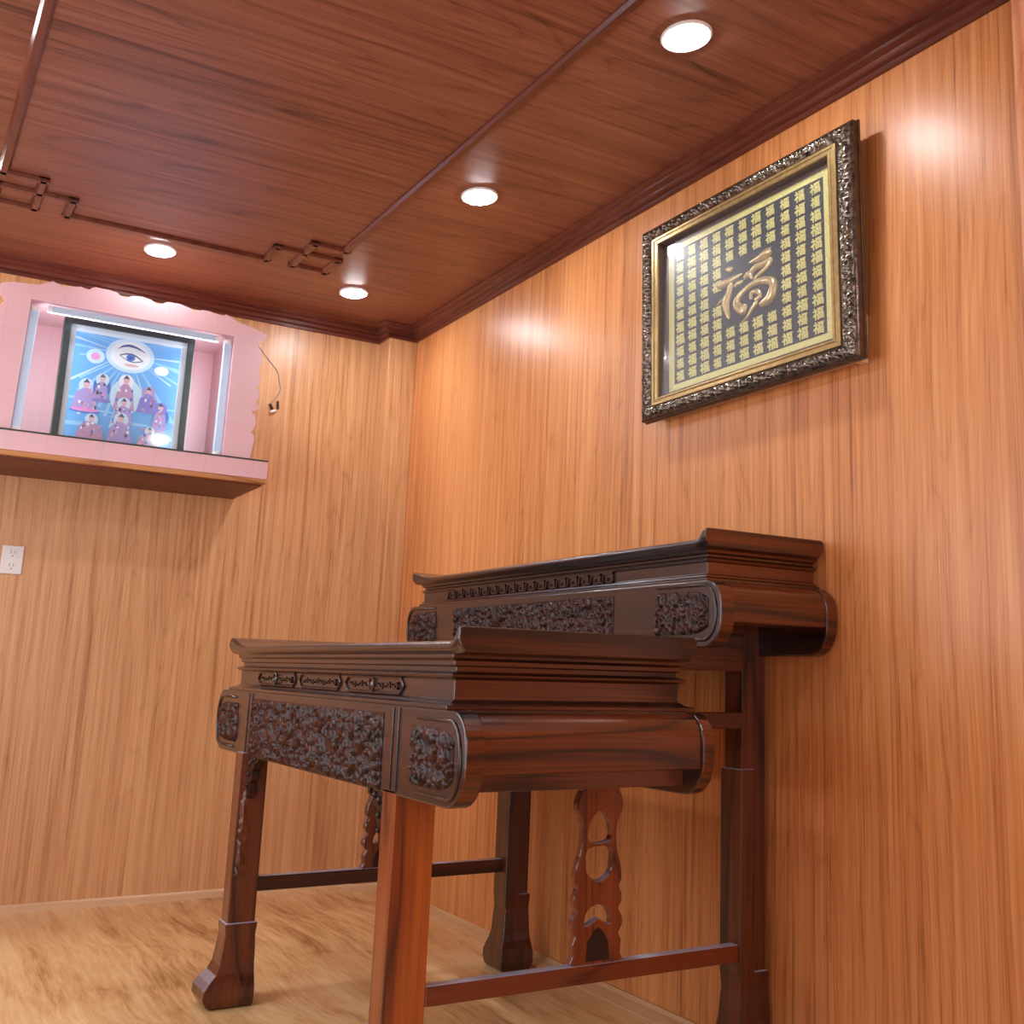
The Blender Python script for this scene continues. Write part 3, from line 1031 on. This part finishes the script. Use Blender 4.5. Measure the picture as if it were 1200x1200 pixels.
ink([(.43 + .2 * k / 12, .163 - .03 * math.sin(PI * k / 12) + .025 * k / 12) for k in range(13)] + [(.43 + .2 * k / 12, .163 + .03 * math.sin(PI * k / 12) + .025 * k / 12) for k in range(12, -1, -1)], 'white')
ell(.525, .172, .042, .034, 'blue')
ell(.525, .172, .018, .015, 'deep')
ell(.54, .245, .07, .014, 'skin')
ell(.2, .21, .085, .07, 'pale')
ell(.2, .21, .042, .034, 'pink')
ell(.83, .255, .07, .045, 'white')


def figure(u, v0, v1, w, body, head='skin', halo=None, seed=0):
    r = random.Random(seed)
    h = v1 - v0
    hr = min(.035, h * .13)
    if halo:
        ell(u, v0 + hr * 1.4, hr * 2.0, hr * 2.0, halo)
    ink([(u - hr * .7, v0 + hr * 2), (u + hr * .7, v0 + hr * 2), (u + w * .38, v0 + h * .45), (u + w * .5, v1), (u - w * .5, v1), (u - w * .38, v0 + h * .45)], body)
    ell(u, v0 + hr, hr * .85, hr, head, 14)
    ink([(u - hr * .9, v0 + hr * .6), (u, v0 - hr * .5), (u + hr * .9, v0 + hr * .6)], 'ink')
    cs = ['pink', 'white', 'violet', 'grey', 'blue', 'red', 'mauve', 'skin', 'ink']
    for _ in range(16):
        q = r.uniform(.25, .95)
        ww = w * (.25 + .22 * q)
        ell(u + r.uniform(-ww, ww), v0 + h * q, r.uniform(.006, .016), r.uniform(.008, .02), r.choice(cs), 8)


figure(.15, .45, .73, .24, 'lilac', halo='pale', seed=1)
ell(.16, .735, .14, .022, 'blue')
ell(.16, .725, .13, .018, 'pink')
ell(.29, .49, .08, .10, 'blue')
figure(.29, .38, .62, .13, 'lilac', halo='pale', seed=2)
ell(.3, .62, .09, .018, 'violet')
ell(.52, .55, .15, .17, 'pale')
figure(.51, .36, .68, .2, 'mauve', halo='white', seed=3)
figure(.51, .58, .82, .2, 'lilac', halo='pale', seed=4)
figure(.73, .44, .68, .2, 'violet', halo='lilac', seed=5)
ell(.88, .70, .07, .08, 'blue')
figure(.86, .58, .82, .14, 'lilac', halo='violet', seed=6)
ell(.8, .84, .13, .014, 'mauve')
figure(.23, .77, 1.0, .26, 'mauve', halo='pale', seed=7)
figure(.50, .73, 1.0, .24, 'lilac', halo='pale', seed=8)
figure(.78, .82, 1.0, .24, 'grey', halo='pale', seed=9)
obj('print', pr, mats, PIC)
obj('glass', MB().box(mx0, mx1, PY + .006, PY + .008, mz0, mz1), M_glass, PIC)

# ------------------------------------------------------------------ framed calligraphy on the right wall
FO = Vector((-.0825, -2.7941, 2.1675))
UXv, UYv, NV = Vector((0, -1, 0)), Vector((-.0225, 0, .9997)), Vector((-.9997, 0, -.0225))
FR = thing('framed_calligraphy', tuple(FO), 'ornate silver gold framed panel of gold characters on black, hung on the right wall', 'framed calligraphy')


def F(u, v, d=0.):
    """frame plane: u right, v up, d behind the front face"""
    return FO + UXv * u + UYv * v - NV * d


def fbox(mb, u0, u1, v0, v1, d0, d1, mi=0):
    vs = [F(u, v, d) for u in (u0, u1) for v in (v0, v1) for d in (d0, d1)]
    return mb.add(vs, [(0, 1, 3, 2), (4, 6, 7, 5), (0, 4, 5, 1), (2, 3, 7, 6), (0, 2, 6, 4), (1, 5, 7, 3)], mi)


A, B, WX, WZ = .502, .333, .066, .046   # half sizes, moulding widths


def orn(s, t):
    """repeating leaf and scroll relief: s along (m), t across 0..1"""
    p = .054
    x = (s % p) / p
    h = 0
    for cx, ct, rx, rt_, k in ((.22, .5, .17, .30, 1.), (.62, .34, .15, .2, .9), (.62, .7, .15, .18, .9), (.9, .5, .08, .36, .8), (.42, .24, .07, .13, .7), (.42, .78, .07, .13, .7)):
        dx = min(abs(x - cx), 1 - abs(x - cx)) / rx
        d = dx * dx + ((t - ct) / rt_) ** 2
        if d < 1:
            h = max(h, k * math.sqrt(1 - d) * (.72 + .28 * math.cos(dx * 9 + (t - ct) * 14)))
    return h


def side(mb, p, q, inx, iny):
    """one side of the carved frame from outer corner p to q, inward direction (inx, iny)"""
    p, q = Vector(p), Vector(q)
    L_ = (q - p).length
    d = (q - p) / L_
    ns, ntt = int(L_ / .004), 15
    rows = []
    for j in range(ntt + 1):
        t = j / ntt
        a, e = (t * WX, t * WZ) if inx else (t * WZ, t * WX)
        row = []
        for i in range(ns + 1):
            s = e + (L_ - 2 * e) * i / ns
            c = p + d * s + Vector((inx, iny)) * a
            edge = .5 - abs(t - .5)
            prof = .012 - .010 * math.sin(PI * t) ** .6
            r = orn(s, (t - .1) / .8) * .010 if .08 < t < .92 else 0
            row.append(F(c.x, c.y, prof - r))
        rows.append(row)
    mb.grid(rows)


cf = MB()
for p, q, i in (((-A, B), (A, B), (0, -1)), ((A, B), (A, -B), (-1, 0)), ((A, -B), (-A, -B), (0, 1)), ((-A, -B), (-A, B), (1, 0))):
    side(cf, p, q, *i)
fo = obj('carved_frame', cf, M_silver, FR, smooth=True)
# solid body of the frame behind the carving
body = MB()


def frame_ring(mb, a0, b0, a1, b1, d0, d1, mi=0):
    for p in (((-a0, b0), (a0, b0), (a1, b1), (-a1, b1)), ((a0, b0), (a0, -b0), (a1, -b1), (a1, b1)), ((a0, -b0), (-a0, -b0), (-a1, -b1), (a1, -b1)), ((-a0, -b0), (-a0, b0), (-a1, b1), (-a1, -b1))):
        vs = [F(u, v, d0) for u, v in p] + [F(u, v, d1) for u, v in p]
        mb.add(vs, [(0, 1, 2, 3), (7, 6, 5, 4), (0, 4, 5, 1), (1, 5, 6, 2), (2, 6, 7, 3), (3, 7, 4, 0)], mi)


frame_ring(body, A, B, A - WX, B - WZ, .012, .030)
frame_ring(body, A + .004, B + .004, A - .03, B - .03, .028, .036)
obj('frame_body', body, M_silverdark, FR, bevel=.002)
ln_ = MB()
a1, b1 = A - WX, B - WZ
frame_ring(ln_, a1 + .002, b1 + .002, a1 - .010, b1 - .007, .005, .014)
frame_ring(ln_, a1 - .010, b1 - .007, a1 - .020, b1 - .014, .008, .014)
frame_ring(ln_, a1 - .020, b1 - .014, a1 - .030, b1 - .021, .006, .014)
obj('gold_liner', ln_, M_liner, FR, bevel=.0015)
oa, ob = a1 - .030, b1 - .021
bx = MB()
frame_ring(bx, oa + .012, ob + .012, oa, ob, .0135, .045)
fbox(bx, -oa - .012, oa + .012, -ob - .012, ob + .012, .0425, .048)
obj('shadow_box', bx, M_boxwall, FR)
gb = MB()
frame_ring(gb, .384, .249, .355, .229, .038, .0425)
obj('gold_border', gb, M_goldpaper, FR, bevel=.001)
fbox(pn := MB(), -.357, .357, -.231, .231, .0395, .0425)
panel = obj('panel', pn, M_panel, FR)


def text_mesh(ch, size, ext, offset=0.):
    cu = bpy.data.curves.new('glyph', 'FONT')
    cu.body = ch
    cu.size = size
    cu.extrude = ext
    cu.offset = offset
    cu.resolution_u = 2
    cu.align_x = 'CENTER'
    cu.align_y = 'CENTER'
    o = bpy.data.objects.new('glyph', cu)
    COL.objects.link(o)
    me = bpy.data.meshes.new_from_object(o.evaluated_get(bpy.context.evaluated_depsgraph_get()))
    bpy.data.objects.remove(o)
    co = [v.co.copy() for v in me.vertices]
    lo = [min(c[i] for c in co) for i in range(2)]
    hi = [max(c[i] for c in co) for i in range(2)]
    cen = Vector(((lo[0] + hi[0]) / 2, (lo[1] + hi[1]) / 2, 0))
    return [c - cen for c in co], [tuple(p.vertices) for p in me.polygons]


# one hundred small characters round the big one
gv, gf = text_mesh('\u798f', .041, .0012, .0007)
gm = MB()
rng = random.Random(8)
for r_ in range(11):
    for c_ in range(11):
        if (4 <= c_ <= 7 and 3 <= r_ <= 7) or (c_ == 3 and r_ == 5):
            continue
        u, v = -.322 + .0644 * c_, .2055 - .0411 * r_
        k, sx, an = rng.uniform(.9, 1.02), rng.uniform(1.0, 1.2), rng.uniform(-.06, .06)
        gm.add([F(u + (p.x * math.cos(an) - p.y * math.sin(an)) * sx * k, v + (p.x * math.sin(an) + p.y * math.cos(an)) * .92 * k, .0385 - p.z) for p in gv], gf)
obj('small_characters', gm, M_goldpaper, FR)

# large brush-written character
ST = [[(0.0281, 0.0718, 0.004), (0.0766, 0.0733, 0.0126), (0.1175, 0.0786, 0.0169), (0.1362, 0.0811, 0.013)],
      [(0.006, 0.0283, 0.0075), (0.0296, 0.0371, 0.0131), (0.0431, 0.0174, 0.0057)],
      [(0.0201, 0.0289, 0.0063), (0.0577, 0.0477, 0.013), (0.0942, 0.0491, 0.0127), (0.1266, 0.0522, 0.0136), (0.1163, 0.0368, 0.0093), (0.0754, 0.0235, 0.0073), (0.0476, 0.0123, 0.004)],
      [(-0.0821, 0.0846, 0.0055), (-0.0626, 0.0794, 0.012), (-0.048, 0.0776, 0.006)],
      [(-0.1191, 0.0387, 0.016), (-0.0804, 0.0406, 0.0151), (-0.0414, 0.0437, 0.0118), (-0.0021, 0.0481, 0.0041)],
      [(-0.0537, 0.0328, 0.0119), (-0.0689, -0.0015, 0.0144), (-0.0816, -0.0301, 0.0186), (-0.0689, -0.08, 0.0072)],
      [(-0.0787, -0.0019, 0.0078), (-0.101, -0.0103, 0.0055), (-0.1336, -0.0209, 0.0019)],
      [(-0.0395, 0.0159, 0.0077), (-0.0178, 0.0225, 0.0105), (0.0012, 0.0233, 0.0041)],
      [(0.0113, -0.0522, 0.0115), (-0.0009, -0.0725, 0.0161), (-0.0264, -0.0483, 0.0193), (-0.026, -0.0294, 0.0145), (0.0004, -0.0114, 0.0107), (0.0427, 0.0002, 0.0105), (0.0929, -0.0018, 0.0145),
       (0.1348, -0.0186, 0.0186), (0.1385, -0.0442, 0.0197), (0.1202, -0.0666, 0.0193), (0.0775, -0.0739, 0.0112)],
      [(0.037, -0.0467, 0.0086), (0.0398, -0.0271, 0.0093), (0.0673, -0.0286, 0.0108), (0.0782, -0.0457, 0.0084), (0.0552, -0.0533, 0.0102)],
      [(0.0665, -0.0595, 0.0095), (0.0409, -0.0759, 0.0096), (0.0174, -0.0946, 0.0057), (-0.0229, -0.1099, 0.0015)]]


def cr(P, n=6):
    out = []
    P = [Vector(p) for p in P]
    m = len(P)
    for i in range(m - 1):
        a, b_, c, d = P[max(i - 1, 0)], P[i], P[i + 1], P[min(i + 2, m - 1)]
        for k in range(n):
            t = k / n
            out.append(.5 * ((2 * b_) + (c - a) * t + (2 * a - 5 * b_ + 4 * c - d) * t * t + (3 * b_ - a - 3 * c + d) * t ** 3))
    return out + [P[-1]]


bg = MB()
for s in ST:
    C_ = cr(s)
    n = len(C_)
    rows = []
    for i, p in enumerate(C_):
        a, c = C_[max(i - 1, 0)], C_[min(i + 1, n - 1)]
        d = Vector((c.x - a.x, c.y - a.y)).normalized()
        nn = Vector((-d.y, d.x))
        w_ = max(.0012, p.z * .82)
        if i == 0 or i == n - 1:
            w_ *= .55
        rows.append([F(p.x + nn.x * w_ * math.cos(t), p.y + nn.y * w_ * math.cos(t), .0392 - min(.016, .95 * w_) * math.sin(t)) for t in [PI * k / 8 for k in range(9)]])
    bg.grid(rows)
obj('large_character', bg, M_gold, FR, smooth=True)
gl_ = MB()
gl_.box(FO.x + .0225, FO.x + .0245, FO.y - oa + .0005, FO.y + oa - .0005, FO.z - ob + .001, FO.z + ob - .001)
obj('glass', gl_, M_glass, FR)
# spacer cleats behind the frame that rest on the wall
for u0, u1, v0, v1 in ((-.46, .46, -.325, -.295), (-.2, .2, .27, .3), (.445, .468, -.333, -.2)):
    ck = MB()
    p = [F(u0, v0, .036), F(u1, v0, .036), F(u1, v1, .036), F(u0, v1, .036)]
    ck.add(p + [Vector((-.0005, q.y, q.z)) for q in p], [(0, 1, 2, 3), (7, 6, 5, 4), (0, 4, 5, 1), (1, 5, 6, 2), (2, 6, 7, 3), (3, 7, 4, 0)])
    obj('wall_cleat', ck, M_base, FR)

# ------------------------------------------------------------------ small things on the back wall
OU = thing('wall_outlet', (-1.685, 0, 1.41), 'white wall outlet plate under the pink shrine shelf', 'outlet')
obj('plate', MB().box(-1.727, -1.645, -.011, -.0005, 1.352, 1.471), M_white, OU, bevel=.004)
for zc in (1.438, 1.385):
    sk = obj('socket', MB().box(-1.703, -1.669, -.0135, -.0105, zc - .02, zc + .02), M_white, OU, bevel=.002)
    obj('slot', MB().box(-1.695, -1.692, -.0142, -.0134, zc - .002, zc + .012).box(-1.681, -1.678, -.0142, -.0134, zc - .002, zc + .010).box(-1.689, -1.683, -.0142, -.0134, zc - .014, zc - .008), M_slot, sk)
WR = thing('loose_wire', (-.65, 0, 2.3), 'thin grey loose wire hanging on the wood wall right of the pink shrine', 'wire')
wp = cr([(x, -.0022, z) for x, z in ((-.84, 2.50), (-.79, 2.522), (-.745, 2.51), (-.715, 2.475), (-.68, 2.44), (-.650, 2.405), (-.640, 2.36), (-.631, 2.325), (-.645, 2.285), (-.668, 2.255), (-.672, 2.235))], 5)
obj('cable', MB().tube(wp, .0024, 8), M_wire, WR, smooth=True)
obj('connector', MB().tube([(-.676, -.006, 2.243), (-.662, -.006, 2.218)], .0065, 8).tube([(-.640, -.009, 2.262), (-.636, -.009, 2.222)], .005, 8), plain('connector_black', lin(50, 40, 36), .4), WR)
obj('plug_tip', MB().tube([(-.672, -.009, 2.203), (-.645, -.009, 2.214)], .006, 8), M_white, WR)

# ------------------------------------------------------------------ light
w = bpy.data.worlds.new('world')
S.world = w
w.use_nodes = True
bgd = w.node_tree.nodes['Background']
bgd.inputs['Color'].default_value = (.80, .88, 1.0, 1)
bgd.inputs['Strength'].default_value = .4


def area(name, loc, rot, sx, sy, power, col):
    l = bpy.data.lights.new(name, 'AREA')
    l.shape = 'RECTANGLE'
    l.size, l.size_y = sx, sy
    l.energy = power
    l.color = col
    o = bpy.data.objects.new(name, l)
    COL.objects.link(o)
    o.location = loc
    o.rotation_euler = rot
    return o


# the light bars of the shrine shine inward, on to the picture
area('light_bar_glow', (-1.376, -.43, 2.37), (-.75, 0, 0), .64, .02, 2.0, (.86, .93, 1))
area('light_bar_glow', (-1.745, -.43, 2.13), (0, -PI / 2, -.75), .02, .46, 1.5, (.86, .93, 1)).rotation_euler = Vector((-1, -.6, 0)).to_track_quat('Z', 'Y').to_euler()
area('light_bar_glow', (-1.022, -.43, 2.13), (0, PI / 2, .75), .02, .46, 1.5, (.86, .93, 1)).rotation_euler = Vector((1, -.6, 0)).to_track_quat('Z', 'Y').to_euler()
# daylight standing in the two openings
area('window_daylight', (XL - .02, -2.1, 1.425), (0, -PI / 2, 0), 1.35, 2.4, 34, (.86, .93, 1.0))
area('doorway_daylight', (-1.8, YF - .02, 1.125), (PI / 2, 0, 0), 1.4, 2.25, 29, (.97, .97, 1.0))

# ------------------------------------------------------------------ camera
cam = bpy.data.cameras.new('camera')
co = bpy.data.objects.new('camera', cam)
COL.objects.link(co)
Rr, Rd, Rf = (0.8384, -0.5445, 0.0269), (0.1287, 0.1497, -0.9803), (0.5297, 0.8253, 0.1956)
mt = Matrix(((Rr[0], -Rd[0], -Rf[0], -2.115), (Rr[1], -Rd[1], -Rf[1], -5.30), (Rr[2], -Rd[2], -Rf[2], 1.0), (0, 0, 0, 1)))
co.matrix_world = mt
cam.sensor_width = 36
cam.sensor_fit = 'HORIZONTAL'
cam.lens = 1306.4 / 1200 * 36
cam.shift_x = (600 - 715.6) / 1200
cam.shift_y = (531.8 - 600) / 1200
cam.clip_start = .05
S.camera = co

S.view_settings.view_transform = 'Standard'
S.view_settings.look = 'None'
S.view_settings.gamma = 1
S.view_settings.use_curve_mapping = False
S.view_settings.exposure = 0.06
S.cycles.use_denoising = True
S.cycles.max_bounces = 10
S.cycles.diffuse_bounces = 5
S.cycles.sample_clamp_indirect = 4
